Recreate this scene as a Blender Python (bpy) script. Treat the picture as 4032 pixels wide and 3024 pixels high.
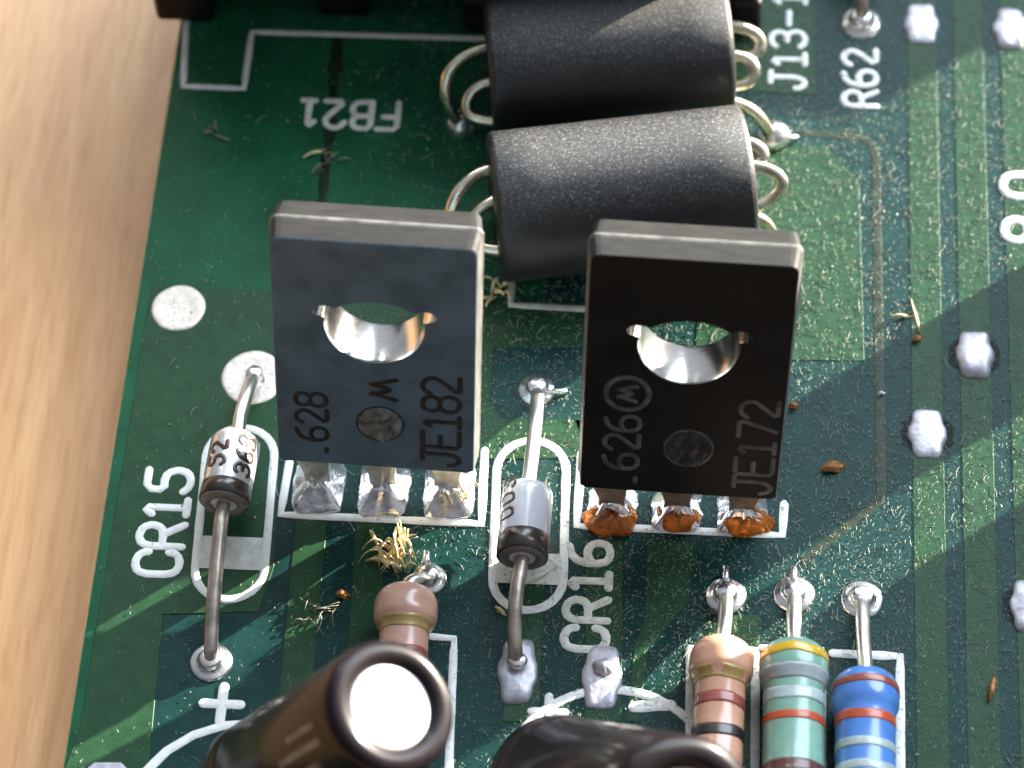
import bpy, math, random
from mathutils import Vector, Matrix, noise
random.seed(7)
R = math.radians
for o in list(bpy.data.objects): bpy.data.objects.remove(o)
scn = bpy.context.scene
COL = scn.collection
# one Blender unit is one millimetre: the whole picture is about 36 mm wide
scn.unit_settings.system = 'METRIC'; scn.unit_settings.scale_length = 0.001; scn.unit_settings.length_unit = 'MILLIMETERS'

# ------------------------------------------------------------ camera
cd = bpy.data.cameras.new('camera'); cam = bpy.data.objects.new('camera', cd); COL.objects.link(cam)
cd.sensor_width = 36.0; cd.sensor_fit = 'HORIZONTAL'; cd.lens = 102.6786
cd.clip_start = 1.0; cd.clip_end = 6000.0
cx, cy, cz = Vector((0.99780397, 0.06053922, -0.02687468)), Vector((-0.03637894, 0.83995237, 0.54143937)), Vector((0.05535177, -0.53927268, 0.84031016))
cl = Vector((5.70123, -55.54509, 86.55195))
cam.matrix_world = Matrix(((cx.x, cy.x, cz.x, cl.x), (cx.y, cy.y, cz.y, cl.y), (cx.z, cy.z, cz.z, cl.z), (0, 0, 0, 1)))
cd.dof.use_dof = True; cd.dof.focus_distance = 98.5; cd.dof.aperture_fstop = 0.076
scn.camera = cam

# ------------------------------------------------------------ light: low sun through a window, cool window light, dim room
SUN_AZ, SUN_EL = 37.0, 12.0
a_, e_ = R(SUN_AZ), R(SUN_EL)
SUN = Vector((math.cos(a_) * math.cos(e_), math.sin(a_) * math.cos(e_), math.sin(e_)))
def lamp(name, kind, loc, aim, energy, col, **kw):
    l = bpy.data.lights.new(name, kind); l.energy = energy; l.color = col
    for k, v in kw.items(): setattr(l, k, v)
    o = bpy.data.objects.new(name, l); COL.objects.link(o); o.location = loc
    o.rotation_euler = (Vector(loc) - Vector(aim)).to_track_quat('Z', 'Y').to_euler()
    return o
lamp('low_sunlight', 'SPOT', SUN * 3000, (0, 0, 0), 4.1e9, (1.0, 0.90, 0.75), spot_size=R(9), spot_blend=0.3, shadow_soft_size=13.0)
WA, WE = R(56), R(44)
wd = Vector((math.cos(WA) * math.cos(WE), math.sin(WA) * math.cos(WE), math.sin(WE)))
lamp('window_light', 'AREA', wd * 1500, (0, 0, 0), 4.2e7, (0.74, 0.87, 1.0), shape='RECTANGLE', size=1300, size_y=1000)
FA, FE = R(115), R(42)   # an added lamp, unseen, behind left; it puts the pale sheen on the table
lamp('table_sheen_lamp', 'AREA', Vector((math.cos(FA) * math.cos(FE), math.sin(FA) * math.cos(FE), math.sin(FE))) * 1500, (0, 0, 0), 3.4e6, (1.0, 0.96, 0.9), shape='RECTANGLE', size=420, size_y=240)
w = bpy.data.worlds.new('World'); scn.world = w; w.use_nodes = True
bg = w.node_tree.nodes['Background']; bg.inputs[1].default_value = 1.0
# the dim room: light walls towards the window, darker behind the photographer
wn, wl = w.node_tree.nodes, w.node_tree.links
g_ = wn.new('ShaderNodeNewGeometry'); dp = wn.new('ShaderNodeVectorMath'); dp.operation = 'DOT_PRODUCT'
dp.inputs[1].default_value = (-0.45, -0.70, -0.55); wl.new(g_.outputs['Incoming'], dp.inputs[0])
wr = wn.new('ShaderNodeValToRGB'); we = wr.color_ramp.elements
we[0].position = 0.30; we[0].color = (0.115, 0.125, 0.14, 1); we[1].position = 0.92; we[1].color = (0.56, 0.60, 0.64, 1)
wm = wn.new('ShaderNodeMapRange'); wm.inputs[1].default_value = -1; wm.inputs[2].default_value = 1
wl.new(dp.outputs['Value'], wm.inputs[0]); wl.new(wm.outputs[0], wr.inputs[0]); wl.new(wr.outputs[0], bg.inputs[0])
scn.view_settings.view_transform = 'Standard'; scn.view_settings.look = 'None'
scn.view_settings.exposure = 0.0; scn.view_settings.gamma = 1.0
scn.cycles.max_bounces = 6; scn.cycles.use_denoising = True

# ------------------------------------------------------------ materials
def mat(name, col, rough=0.5, metal=0.0, var=0.0, vscale=1.0, bump=0.0, bscale=3.0, bdist=0.05, stretch=(1, 1, 1), spec=0.5, coat=0.0, **kw):
    m = bpy.data.materials.new(name); m.use_nodes = True
    nt = m.node_tree; N = nt.nodes; L = nt.links; b = N['Principled BSDF']
    b.inputs['Base Color'].default_value = (*col, 1); b.inputs['Roughness'].default_value = rough
    b.inputs['Metallic'].default_value = metal; b.inputs['Specular IOR Level'].default_value = spec
    b.inputs['Coat Weight'].default_value = coat; b.inputs['Coat Roughness'].default_value = 0.12
    for k, v in kw.items(): b.inputs[k.replace('_', ' ')].default_value = v
    tc = N.new('ShaderNodeTexCoord'); mp = N.new('ShaderNodeMapping'); mp.inputs['Scale'].default_value = stretch
    L.new(tc.outputs['Object'], mp.inputs['Vector'])
    if var:
        n = N.new('ShaderNodeTexNoise'); n.inputs['Scale'].default_value = vscale; n.inputs['Detail'].default_value = 5
        L.new(mp.outputs[0], n.inputs['Vector'])
        r = N.new('ShaderNodeValToRGB'); r.color_ramp.elements[0].position = 0.32; r.color_ramp.elements[1].position = 0.68
        r.color_ramp.elements[0].color = (*[max(0, c * (1 - var)) for c in col], 1)
        r.color_ramp.elements[1].color = (*[min(1, c * (1 + var)) for c in col], 1)
        L.new(n.outputs['Fac'], r.inputs['Fac']); L.new(r.outputs[0], b.inputs['Base Color'])
        mr = N.new('ShaderNodeMapRange'); mr.inputs[3].default_value = max(0.03, rough * 0.8); mr.inputs[4].default_value = min(1, rough * 1.25)
        L.new(n.outputs['Fac'], mr.inputs[0]); L.new(mr.outputs[0], b.inputs['Roughness'])
    if bump:
        n2 = N.new('ShaderNodeTexNoise'); n2.inputs['Scale'].default_value = bscale; n2.inputs['Detail'].default_value = 4
        L.new(mp.outputs[0], n2.inputs['Vector'])
        bp = N.new('ShaderNodeBump'); bp.inputs['Strength'].default_value = bump; bp.inputs['Distance'].default_value = bdist
        L.new(n2.outputs['Fac'], bp.inputs['Height']); L.new(bp.outputs[0], b.inputs['Normal'])
    return m
M = {}
M['clear'] = mat('soldermask_clear', (0.008, 0.078, 0.034), 0.42, spec=0.13, var=0.22, vscale=0.5, bump=0.25, bscale=5, bdist=0.012)
M['bare'] = mat('soldermask_dark', (0.006, 0.035, 0.032), 0.36, spec=0.13, var=0.2, vscale=1.2, bump=0.35, bscale=5, bdist=0.02)
M['copper'] = mat('soldermask_copper', (0.017, 0.057, 0.026), 0.38, spec=0.14, var=0.16, vscale=1.5, bump=0.35, bscale=6, bdist=0.016)
M['faint'] = mat('soldermask_trace', (0.020, 0.032, 0.018), 0.4, spec=0.2, var=0.3, vscale=2, bump=0.3, bscale=6, bdist=0.015)
M['stain'] = mat('flux_stain', (0.006, 0.012, 0.011), 0.5, spec=0.1, var=0.4, vscale=2)
M['streak'] = mat('brown_streak', (0.010, 0.022, 0.011), 0.5, spec=0.1, var=0.6, vscale=1.5)
M['fr4'] = mat('laminate_edge', (0.36, 0.37, 0.20), 0.7, var=0.25, vscale=3)
M['ink'] = mat('white_ink', (0.78, 0.78, 0.76), 0.55, var=0.08, vscale=3, bump=0.3, bscale=7, bdist=0.02)
M['inkdim'] = mat('thin_white_ink', (0.62, 0.62, 0.57), 0.6, var=0.16, vscale=2.5, bump=0.3, bscale=7, bdist=0.02)
M['solder'] = mat('solder', (0.86, 0.86, 0.88), 0.24, 1.0, var=0.1, vscale=2.5, bump=0.45, bscale=2.2, bdist=0.12)
M['solderwhite'] = mat('dull_solder', (0.44, 0.43, 0.49), 0.42, 0.5, var=0.14, vscale=2.2, bump=0.5, bscale=2.2, bdist=0.10)
M['tinned'] = mat('tinned_pad', (0.70, 0.62, 0.55), 0.5, 0.35, var=0.14, vscale=4, bump=0.6, bscale=7, bdist=0.05)
M['lead'] = mat('tinned_lead', (0.80, 0.77, 0.73), 0.30, 1.0, var=0.2, vscale=1.5, bump=0.35, bscale=3, bdist=0.05, stretch=(1, .4, 1))
M['leaddull'] = mat('oxidised_lead', (0.44, 0.38, 0.33), 0.36, 0.85, var=0.35, vscale=1.6, bump=0.4, bscale=3, bdist=0.05)
M['wire'] = mat('tinned_wire', (0.80, 0.74, 0.58), 0.26, 1.0, var=0.22, vscale=1.3, bump=0.25, bscale=3, bdist=0.05)
M['chrome'] = mat('plated_sleeve', (0.62, 0.615, 0.61), 0.17, 1.0, var=0.05, vscale=3, bump=0.06, bscale=4, bdist=0.05, stretch=(1, 4, .6))
M['blue_sheen'] = mat('blue_sheen_epoxy', (0.105, 0.165, 0.22), 0.5, spec=0.15, var=0.22, vscale=0.9, bump=0.25, bscale=9, bdist=0.01)  # blue-grey reflection on the epoxy, put into the base colour
M['black'] = mat('black_epoxy', (0.010, 0.0098, 0.0097), 0.5, spec=0.12, var=0.30, vscale=0.9, bump=0.25, bscale=9, bdist=0.01)
M['edge'] = mat('scuffed_epoxy', (0.020, 0.0195, 0.019), 0.6, spec=0.2, var=0.22, vscale=2.0, bump=0.4, bscale=4, bdist=0.03, stretch=(.6, 2, 2))
M['flash'] = mat('mould_flash', (0.10, 0.098, 0.094), 0.55, var=0.5, vscale=1.6, bump=0.4, bscale=4, bdist=0.03)
M['side'] = mat('side_epoxy', (0.10, 0.098, 0.09), 0.45, var=0.35, vscale=2.0, bump=0.4, bscale=4, bdist=0.03, stretch=(2, 2, .5))
M['pinmetal'] = mat('scarred_pin_mark', (0.16, 0.165, 0.17), 0.35, 0.3, var=0.5, vscale=3)
M['markdark'] = mat('dark_marking', (0.011, 0.013, 0.016), 0.5, var=0.8, vscale=3.5)
M['markgrey'] = mat('grey_marking', (0.075, 0.073, 0.071), 0.6, var=0.65, vscale=2.2)
M['plastic'] = mat('black_plastic', (0.004, 0.004, 0.004), 0.45, spec=0.25, var=0.2, vscale=1, bump=0.2, bscale=5, bdist=0.02)
M['sleeve'] = mat('brown_sleeve', (0.008, 0.0055, 0.007), 0.40, var=0.25, vscale=0.6, bump=0.10, bscale=1.2, bdist=0.05, coat=0.25, spec=0.12)
M['sleeveprint'] = mat('sleeve_print', (0.13, 0.125, 0.13), 0.4, var=0.6, vscale=1.6)
M['alu'] = mat('aluminium', (0.90, 0.89, 0.89), 0.38, 0.45, var=0.04, vscale=1.5, bump=0.1, bscale=2, bdist=0.03)
M['capend'] = mat('brown_end', (0.10, 0.047, 0.040), 0.35, var=0.1, vscale=1)
M['glass'] = mat('silvered_glass', (0.60, 0.60, 0.60), 0.26, 0.6, var=0.22, vscale=1.4, bump=0.2, bscale=1.5, bdist=0.08, coat=0.6)
M['whiteglass'] = mat('white_painted_glass', (0.60, 0.61, 0.67), 0.25, 0.0, var=0.1, vscale=1.2, coat=0.5)
M['bandblack'] = mat('brown_black_band', (0.035, 0.022, 0.018), 0.3, var=0.4, vscale=1.5, coat=0.4)
M['bandgrey'] = mat('diode_end', (0.20, 0.17, 0.155), 0.4, 0.4, var=0.25, vscale=2)
M['tan'] = mat('tan_lacquer', (0.56, 0.29, 0.19), 0.26, var=0.10, vscale=1.2, bump=0.12, bscale=2.5, bdist=0.05, coat=0.5)
M['pink'] = mat('pink_lacquer', (0.52, 0.29, 0.22), 0.28, var=0.12, vscale=1.2, bump=0.12, bscale=2.5, bdist=0.05, coat=0.5)
M['green'] = mat('pale_green_lacquer', (0.20, 0.37, 0.29), 0.26, var=0.12, vscale=1.2, bump=0.12, bscale=2.5, bdist=0.05, coat=0.5)
M['blue'] = mat('blue_lacquer', (0.075, 0.22, 0.58), 0.24, var=0.12, vscale=1.2, bump=0.12, bscale=2.5, bdist=0.05, coat=0.6)
for nm, c in dict(gold=(0.34, 0.22, 0.07), brownred=(0.26, 0.055, 0.045), bblack=(0.02, 0.015, 0.015), yellow=(0.66, 0.40, 0.02), greyw=(0.33, 0.36, 0.36), red=(0.50, 0.075, 0.025), dbrown=(0.10, 0.028, 0.025), cream=(0.38, 0.46, 0.45), redbrown=(0.30, 0.06, 0.035)).items():
    M[nm] = mat('band_' + nm, c, 0.3, var=0.14, vscale=2.0, coat=0.4)
M['flux'] = mat('amber_flux', (0.74, 0.21, 0.02), 0.12, var=0.4, vscale=2.0, bump=0.5, bscale=3, bdist=0.1, Transmission_Weight=0.75, IOR=1.5)
M['dust'] = mat('pale_dust', (0.38, 0.40, 0.34), 0.8)
M['straw'] = mat('straw_fibre', (0.78, 0.64, 0.36), 0.7, var=0.3, vscale=4)
M['brownbit'] = mat('brown_flake', (0.30, 0.13, 0.035), 0.5, var=0.5, vscale=5, bump=0.5, bscale=6, bdist=0.1)
M['greyfluff'] = mat('grey_fluff', (0.22, 0.20, 0.15), 0.8)

def ferrite():
    m = mat('ferrite', (0.0145, 0.0145, 0.016), 0.42, var=0.25, vscale=1.5, bump=0.3, bscale=7, bdist=0.02, stretch=(.5, 1, 1))
    nt = m.node_tree; N = nt.nodes; L = nt.links; b = N['Principled BSDF']
    # grey dust that has settled on the upper side as fine grains
    g = N.new('ShaderNodeNewGeometry'); s = N.new('ShaderNodeSeparateXYZ'); L.new(g.outputs['Normal'], s.inputs[0])
    tc = N.new('ShaderNodeTexCoord'); n = N.new('ShaderNodeTexNoise'); n.inputs['Scale'].default_value = 8.0; n.inputs['Detail'].default_value = 5; n.inputs['Roughness'].default_value = 0.75
    L.new(tc.outputs['Object'], n.inputs['Vector'])
    a = N.new('ShaderNodeMapRange'); a.inputs[1].default_value = 0.45; a.inputs[2].default_value = 1.0; a.inputs[3].default_value = -0.22; a.inputs[4].default_value = 0.12
    L.new(s.outputs['Z'], a.inputs[0])
    ad = N.new('ShaderNodeMath'); ad.operation = 'ADD'; L.new(n.outputs['Fac'], ad.inputs[0]); L.new(a.outputs[0], ad.inputs[1])
    r = N.new('ShaderNodeValToRGB'); r.color_ramp.elements[0].position = 0.40; r.color_ramp.elements[1].position = 0.85; L.new(ad.outputs[0], r.inputs[0])
    sp = N.new('ShaderNodeTexNoise'); sp.inputs['Scale'].default_value = 12.0; sp.inputs['Detail'].default_value = 2; L.new(tc.outputs['Object'], sp.inputs['Vector'])
    spr = N.new('ShaderNodeValToRGB'); spr.color_ramp.elements[0].position = 0.52; spr.color_ramp.elements[0].color = (0.064, 0.065, 0.068, 1); spr.color_ramp.elements[1].position = 0.72; spr.color_ramp.elements[1].color = (0.30, 0.30, 0.285, 1)
    L.new(sp.outputs['Fac'], spr.inputs[0])
    mx = N.new('ShaderNodeMixRGB'); L.new(spr.outputs[0], mx.inputs[2])
    src = b.inputs['Base Color'].links[0].from_socket
    L.new(r.outputs[0], mx.inputs[0]); L.new(src, mx.inputs[1]); L.new(mx.outputs[0], b.inputs['Base Color'])
    rr = N.new('ShaderNodeMapRange'); rr.inputs[3].default_value = 0.42; rr.inputs[4].default_value = 0.9
    L.new(r.outputs[0], rr.inputs[0]); L.new(rr.outputs[0], b.inputs['Roughness'])
    return m
M['ferrite'] = ferrite()

def wood():
    m = bpy.data.materials.new('beech_wood'); m.use_nodes = True
    nt = m.node_tree; N = nt.nodes; L = nt.links; b = N['Principled BSDF']
    tc = N.new('ShaderNodeTexCoord'); mp = N.new('ShaderNodeMapping'); mp.inputs['Scale'].default_value = (1.0, 0.10, 1.0); mp.inputs['Rotation'].default_value = (0, 0, R(5))
    L.new(tc.outputs['Object'], mp.inputs['Vector'])
    n1 = N.new('ShaderNodeTexNoise'); n1.inputs['Scale'].default_value = 1.3; n1.inputs['Detail'].default_value = 6; n1.inputs['Distortion'].default_value = 0.6
    n2 = N.new('ShaderNodeTexNoise'); n2.inputs['Scale'].default_value = 5.5; n2.inputs['Detail'].default_value = 4
    n3 = N.new('ShaderNodeTexNoise'); n3.inputs['Scale'].default_value = 0.12; n3.inputs['Detail'].default_value = 2
    for n in (n1, n2): L.new(mp.outputs[0], n.inputs['Vector'])
    L.new(tc.outputs['Object'], n3.inputs['Vector'])
    r1 = N.new('ShaderNodeValToRGB'); e = r1.color_ramp.elements
    e[0].position = 0.30; e[0].color = (0.70, 0.33, 0.115, 1); e[1].position = 0.70; e[1].color = (0.90, 0.51, 0.225, 1)
    L.new(n1.outputs['Fac'], r1.inputs[0])
    r2 = N.new('ShaderNodeValToRGB'); e = r2.color_ramp.elements
    e[0].position = 0.33; e[0].color = (0.80, 0.72, 0.62, 1); e[1].position = 0.50; e[1].color = (1, 1, 1, 1)
    L.new(n2.outputs['Fac'], r2.inputs[0])
    mx = N.new('ShaderNodeMixRGB'); mx.blend_type = 'MULTIPLY'; mx.inputs[0].default_value = 0.5
    L.new(r1.outputs[0], mx.inputs[1]); L.new(r2.outputs[0], mx.inputs[2]); L.new(mx.outputs[0], b.inputs['Base Color'])
    b.inputs['Coat Weight'].default_value = 0.8; b.inputs['Coat Roughness'].default_value = 0.16
    mr = N.new('ShaderNodeMapRange'); mr.inputs[3].default_value = 0.4; mr.inputs[4].default_value = 0.65
    L.new(n1.outputs['Fac'], mr.inputs[0]); L.new(mr.outputs[0], b.inputs['Roughness'])
    bp = N.new('ShaderNodeBump'); bp.inputs['Strength'].default_value = 0.35; bp.inputs['Distance'].default_value = 0.06
    L.new(n2.outputs['Fac'], bp.inputs['Height']); L.new(bp.outputs[0], b.inputs['Normal']); L.new(bp.outputs[0], b.inputs['Coat Normal'])
    return m
M['wood'] = wood()

# ------------------------------------------------------------ mesh helpers
def obj(name, v, f, m, parent=None, smooth=False, label=None, mats=None, mi=None):
    me = bpy.data.meshes.new(name); root = parent
    while root and root.parent: root = root.parent
    o_ = root.matrix_world.inverted() if root else Matrix()
    me.from_pydata([tuple(o_ @ Vector(p)) for p in v], [], f); me.validate()
    for x in (mats or [m]): me.materials.append(M[x])
    if mi: me.polygons.foreach_set('material_index', mi)
    if smooth: me.polygons.foreach_set('use_smooth', [True] * len(me.polygons))
    me.update()
    o = bpy.data.objects.new(name, me); COL.objects.link(o); o.parent = parent
    if label: o['label'] = label
    return o
def tag(o, label=None, cat=None, group=None, kind=None):
    for k, x in (('label', label), ('category', cat), ('group', group), ('kind', kind)):
        if x: o[k] = x
    return o
def thing(name, label, cat, loc, rot=None, group=None):
    o = bpy.data.objects.new(name, None); COL.objects.link(o); o.empty_display_size = 1
    mw = Matrix.Translation(Vector(loc)) @ (rot.to_4x4() if rot else Matrix())
    o.matrix_world = mw; bpy.context.view_layer.update()
    return tag(o, label, cat, group)
class MB:
    def __init__(s): s.v = []; s.f = []
    def add(s, v, f):
        n = len(s.v); s.v += [tuple(p) for p in v]; s.f += [tuple(i + n for i in q) for q in f]; return s
    def build(s, name, m, parent=None, smooth=False, label=None): return obj(name, s.v, s.f, m, parent, smooth, label)
def prism(poly, z0, z1, bev=0.0):
    n = len(poly); a = sum(poly[i][0] * poly[(i + 1) % n][1] - poly[(i + 1) % n][0] * poly[i][1] for i in range(n))
    if a < 0: poly = poly[::-1]
    v = [(x, y, z0) for x, y in poly] + [(x, y, z1) for x, y in poly]
    f = [tuple(range(n, 2 * n)), tuple(range(n - 1, -1, -1))] + [(i, (i + 1) % n, n + (i + 1) % n, n + i) for i in range(n)]
    return v, f
def frame(p, q):
    z = (Vector(q) - Vector(p)).normalized(); h = Vector((0, 0, 1)) if abs(z.z) < 0.9 else Vector((0, 1, 0))
    x = h.cross(z).normalized(); return x, z.cross(x), z
def smooth_pts(pts, k=2):
    pts = [Vector(p) for p in pts]
    for _ in range(k):
        q = [pts[0]]
        for a, b in zip(pts, pts[1:]): q += [a * .75 + b * .25, a * .25 + b * .75]
        pts = q + [pts[-1]]
    return pts
def tube(pts, r, n=12, k=2, jit=0.0, taper=None):
    pts = smooth_pts(pts, k) if k else [Vector(p) for p in pts]
    v, f = [], []; x = None
    for i, p in enumerate(pts):
        d = (pts[min(i + 1, len(pts) - 1)] - pts[max(i - 1, 0)]).normalized()
        if x is None: x = d.orthogonal().normalized()
        x = (x - d * x.dot(d)).normalized(); y = d.cross(x)
        t = i / (len(pts) - 1); rr = r * (taper(t) if taper else 1) * (1 + jit * random.uniform(-1, 1))
        for j in range(n):
            a = 2 * math.pi * j / n; v.append(p + (x * math.cos(a) + y * math.sin(a)) * rr)
    m_ = len(pts)
    for i in range(m_ - 1):
        for j in range(n):
            f.append((i * n + j, i * n + (j + 1) % n, (i + 1) * n + (j + 1) % n, (i + 1) * n + j))
    f += [tuple(range(n - 1, -1, -1)), tuple(range((m_ - 1) * n, m_ * n))]
    return v, f
def lathe(prof, p, q, n=40, jit=0.0, seed=0, hj=0.0):
    """profile of (radius, distance along the axis from p to q)"""
    x, y, z = frame(p, q); p = Vector(p); v, f = [], []
    for r, h in prof:
        for j in range(n):
            a = 2 * math.pi * j / n; d = x * math.cos(a) + y * math.sin(a)
            rr = r
            if jit: rr *= 1 + jit * noise.noise((d * 1.6 + z * h + Vector((seed, 0, 0))))
            v.append(p + d * rr + z * (h + (hj * noise.noise(d * 1.3 + Vector((seed + prof[0][1] * 3, 5, 0))) if hj else 0)))
    for i in range(len(prof) - 1):
        for j in range(n): f.append((i * n + j, i * n + (j + 1) % n, (i + 1) * n + (j + 1) % n, (i + 1) * n + j))
    f += [tuple(range(n - 1, -1, -1)), tuple(range((len(prof) - 1) * n, len(prof) * n))]
    return v, f
def box(c, s, rot=None):
    v = [Vector((sx * s[0] / 2, sy * s[1] / 2, sz * s[2] / 2)) for sz in (-1, 1) for sy in (-1, 1) for sx in (-1, 1)]
    if rot: v = [rot @ p for p in v]
    return [p + Vector(c) for p in v], [(0, 2, 3, 1), (4, 5, 7, 6), (0, 1, 5, 4), (2, 6, 7, 3), (0, 4, 6, 2), (1, 3, 7, 5)]
def bevel(o, w_, seg=2):
    b = o.modifiers.new('bevel', 'BEVEL'); b.width = w_; b.segments = seg; b.limit_method = 'ANGLE'; return o
def stroke(pts, hw, t, mp, k=1, closed=False, wob=0.0):
    """printed line with rounded ends, slightly raised; mp(x, y, h) -> world"""
    P2 = [Vector((a, b)) for a, b in pts]
    if closed: P2 = P2 + [P2[0]]
    for _ in range(k):
        q = [P2[0]]
        for a, b in zip(P2, P2[1:]):
            l = (b - a).length; c = min(0.3, hw * 1.1 / l if l else 0.3)
            q += [a.lerp(b, c), a.lerp(b, 1 - c)]
        P2 = q + [P2[-1]]
    rings = []
    def ring(p, d, wscale):
        nrm = Vector((-d.y, d.x)); rings.append([(p + nrm * hw * wscale * s_, t * h_) for s_, h_ in ((-1, 0), (-.82, .8), (0, 1), (.82, .8), (1, 0))])
    n = len(P2)
    for i, p in enumerate(P2):
        if closed and i in (0, n - 1): d = (P2[1] - P2[0]).normalized() + (P2[-1] - P2[-2]).normalized()
        else: d = P2[min(i + 1, n - 1)] - P2[max(i - 1, 0)]
        if d.length < 1e-6: continue
        d.normalize(); wv = 1 + wob * random.uniform(-1, 1)
        if i == 0 and not closed:
            for e, s_ in ((1, .1), (.87, .5), (.5, .87)): ring(p - d * hw * e, d, s_)
        ring(p, d, wv)
        if i == n - 1 and not closed:
            for e, s_ in ((.5, .87), (.87, .5), (1, .1)): ring(p + d * hw * e, d, s_)
    v = [mp(c.x, c.y, h) for r_ in rings for c, h in r_]; f = []
    for i in range(len(rings) - 1):
        for j in range(4): f.append((i * 5 + j, i * 5 + j + 1, (i + 1) * 5 + j + 1, (i + 1) * 5 + j))
    return v, f
G = {
 'C': [[(.58, .74), (.58, .84), (.44, 1), (.14, 1), (0, .82), (0, .18), (.14, 0), (.44, 0), (.58, .16), (.58, .26)]],
 'R': [[(0, 0), (0, .82), (.14, 1), (.40, 1), (.56, .85), (.56, .62), (.42, .46), (0, .46)], [(.32, .46), (.58, 0)]],
 '1': [[(.12, .80), (.30, 1), (.30, 0)], [(.12, 0), (.50, 0)]],
 '5': [[(.56, 1), (.06, 1), (.04, .58), (.40, .62), (.58, .44), (.58, .18), (.42, 0), (.14, 0), (0, .14)]],
 '6': [[(.46, 1), (.16, .92), (0, .62), (0, .18), (.14, 0), (.44, 0), (.58, .16), (.58, .38), (.44, .54), (.14, .54), (0, .40)]],
 '2': [[(0, .80), (.14, 1), (.42, 1), (.58, .82), (.56, .62), (.02, 0), (.60, 0)]],
 '3': [[(0, .86), (.14, 1), (.42, 1), (.56, .86), (.56, .66), (.42, .53), (.22, .53)], [(.42, .53), (.58, .40), (.58, .16), (.42, 0), (.14, 0), (0, .14)]],
 'F': [[(0, 0), (0, 1), (.60, 1)], [(0, .54), (.42, .54)]],
 'B': [[(0, 0), (0, 1), (.40, 1), (.56, .87), (.56, .66), (.42, .53), (.58, .40), (.58, .14), (.42, 0), (0, 0)], [(0, .53), (.42, .53)]],
 'J': [[(.22, 1), (.60, 1)], [(.42, 1), (.42, .2), (.28, 0), (.12, 0), (0, .16), (0, .26)]],
 '-': [[(.06, .48), (.54, .48)]],
 '8': [[(.42, .53), (.56, .66), (.56, .86), (.42, 1), (.16, 1), (.02, .86), (.02, .66), (.16, .53), (.42, .53), (.58, .40), (.58, .16), (.42, 0), (.16, 0), (0, .16), (0, .40), (.16, .53)]],
 'E': [[(.58, 1), (0, 1), (0, 0), (.60, 0)], [(0, .52), (.44, .52)]],
 '7': [[(0, 1), (.58, 1), (.22, 0)]],
 '0': [[(.14, 0), (.44, 0), (.58, .18), (.58, .82), (.44, 1), (.14, 1), (0, .82), (0, .18), (.14, 0)]],
 'M': [[(0, 0), (.14, 1), (.30, .30), (.46, 1), (.60, 0)]],
 '.': [[(.26, .04), (.40, .04)]],
 '+': [[(.0, .5), (1, .5)], [(.5, 0), (.5, 1)]],
}
def text(s, org, xd, yd, h, adv, hw, mp3, k=1):
    """strokes of a word; org in a plane, xd reading direction, yd upward direction of the letters"""
    mb = MB(); x0, y0 = org
    for i, ch in enumerate(s):
        for pl in G.get(ch, []):
            pts = []
            for a, b in pl:
                a2 = (a * h * 0.98 + i * adv); b2 = b * h
                pts.append((x0 + xd[0] * a2 + yd[0] * b2, y0 + xd[1] * a2 + yd[1] * b2))
            mb.add(*stroke(pts, hw, 0.03, mp3, k, wob=0.05))
    return mb

# ------------------------------------------------------------ table
tv, tf = [(-260, -200, -5.0), (140, -200, -5.0), (140, 300, -5.0), (-260, 300, -5.0)], [(0, 1, 2, 3)]
tb = prism([(-260, -200), (140, -200), (140, 300), (-260, 300)], -25.0, -5.0)
tag(obj('table', *tb, 'wood'), 'pale beech table top under the circuit board', kind='structure')

# ------------------------------------------------------------ circuit board
board = thing('circuit_board', 'green printed circuit board with white lettering, lying on the wooden table', 'circuit board', (-13.79, 0, 0))
XL, XR, YB, YT = -13.79, 72.0, -42.0, 56.0
sub = obj('laminate', *prism([(XL, YB), (XR, YB), (XR, YT), (XL, YT)], -1.6, -0.02), 'fr4', board)
bevel(sub, 0.10, 1)
obj('soldermask', *prism([(XL + .07, YB + .1), (XR - .1, YB + .1), (XR - .1, YT - .1), (XL + .07, YT - .1)], -0.10, 0.0), 'clear', board)
# the area with a dark plane below the surface layer
obj('inner_plane', *prism([(-13.251, 3.645), (1.013, 3.637), (0.930, 14.899), (2.6, 55.5), (71.5, 55.5), (71.5, -41.5), (-13.0, -41.5), (-13.394, -13.986), (-13.306, -0.449), (-13.302, 2.992)], -0.05, 0.008), 'bare', board)
def copper(poly, m='copper', name='copper_trace', z=0.035):
    return bevel(obj(name, *prism(list(poly), 0.002, z), m, board), 0.015, 1)
copper([(-13.251, 3.645), (2.681, 3.546), (2.768, 1.637), (-0.750, 1.486), (-0.735, -0.777), (-0.268, -1.468), (2.906, -1.386), (2.576, -2.955), (-7.874, -3.606), (-7.634, -7.738), (-7.953, -9.483), (-11.191, -9.738), (-10.897, -16.396), (-13.852, -16.538), (-13.394, -13.986), (-13.306, -0.449), (-13.302, 2.992)], name='copper_pour')
copper([(6.813, 11.150), (11.016, 10.929), (12.224, 9.332), (12.375, 1.480), (6.388, 1.340)], name='copper_pour')
copper([(6.970, 19.740), (10.494, 19.872), (10.595, 13.356), (7.107, 13.440)], name='copper_pour')
copper([(14.080, 22.864), (15.182, 22.904), (15.046, -15.792), (13.983, -15.844)])
copper([(15.832, 22.927), (16.968, 22.969), (16.714, -15.712), (15.637, -15.764)])
copper([(17.600, 22.992), (18.771, 23.034), (18.425, -15.629), (17.334, -15.682)])
copper([(19.456, 23.059), (20.824, 23.109), (20.163, -15.545), (19.014, -15.600)])
copper([(-7.077, -5.729), (-5.995, -5.681), (-5.913, -11.103), (-5.659, -16.795), (-6.781, -16.850), (-6.995, -11.153)])
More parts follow.
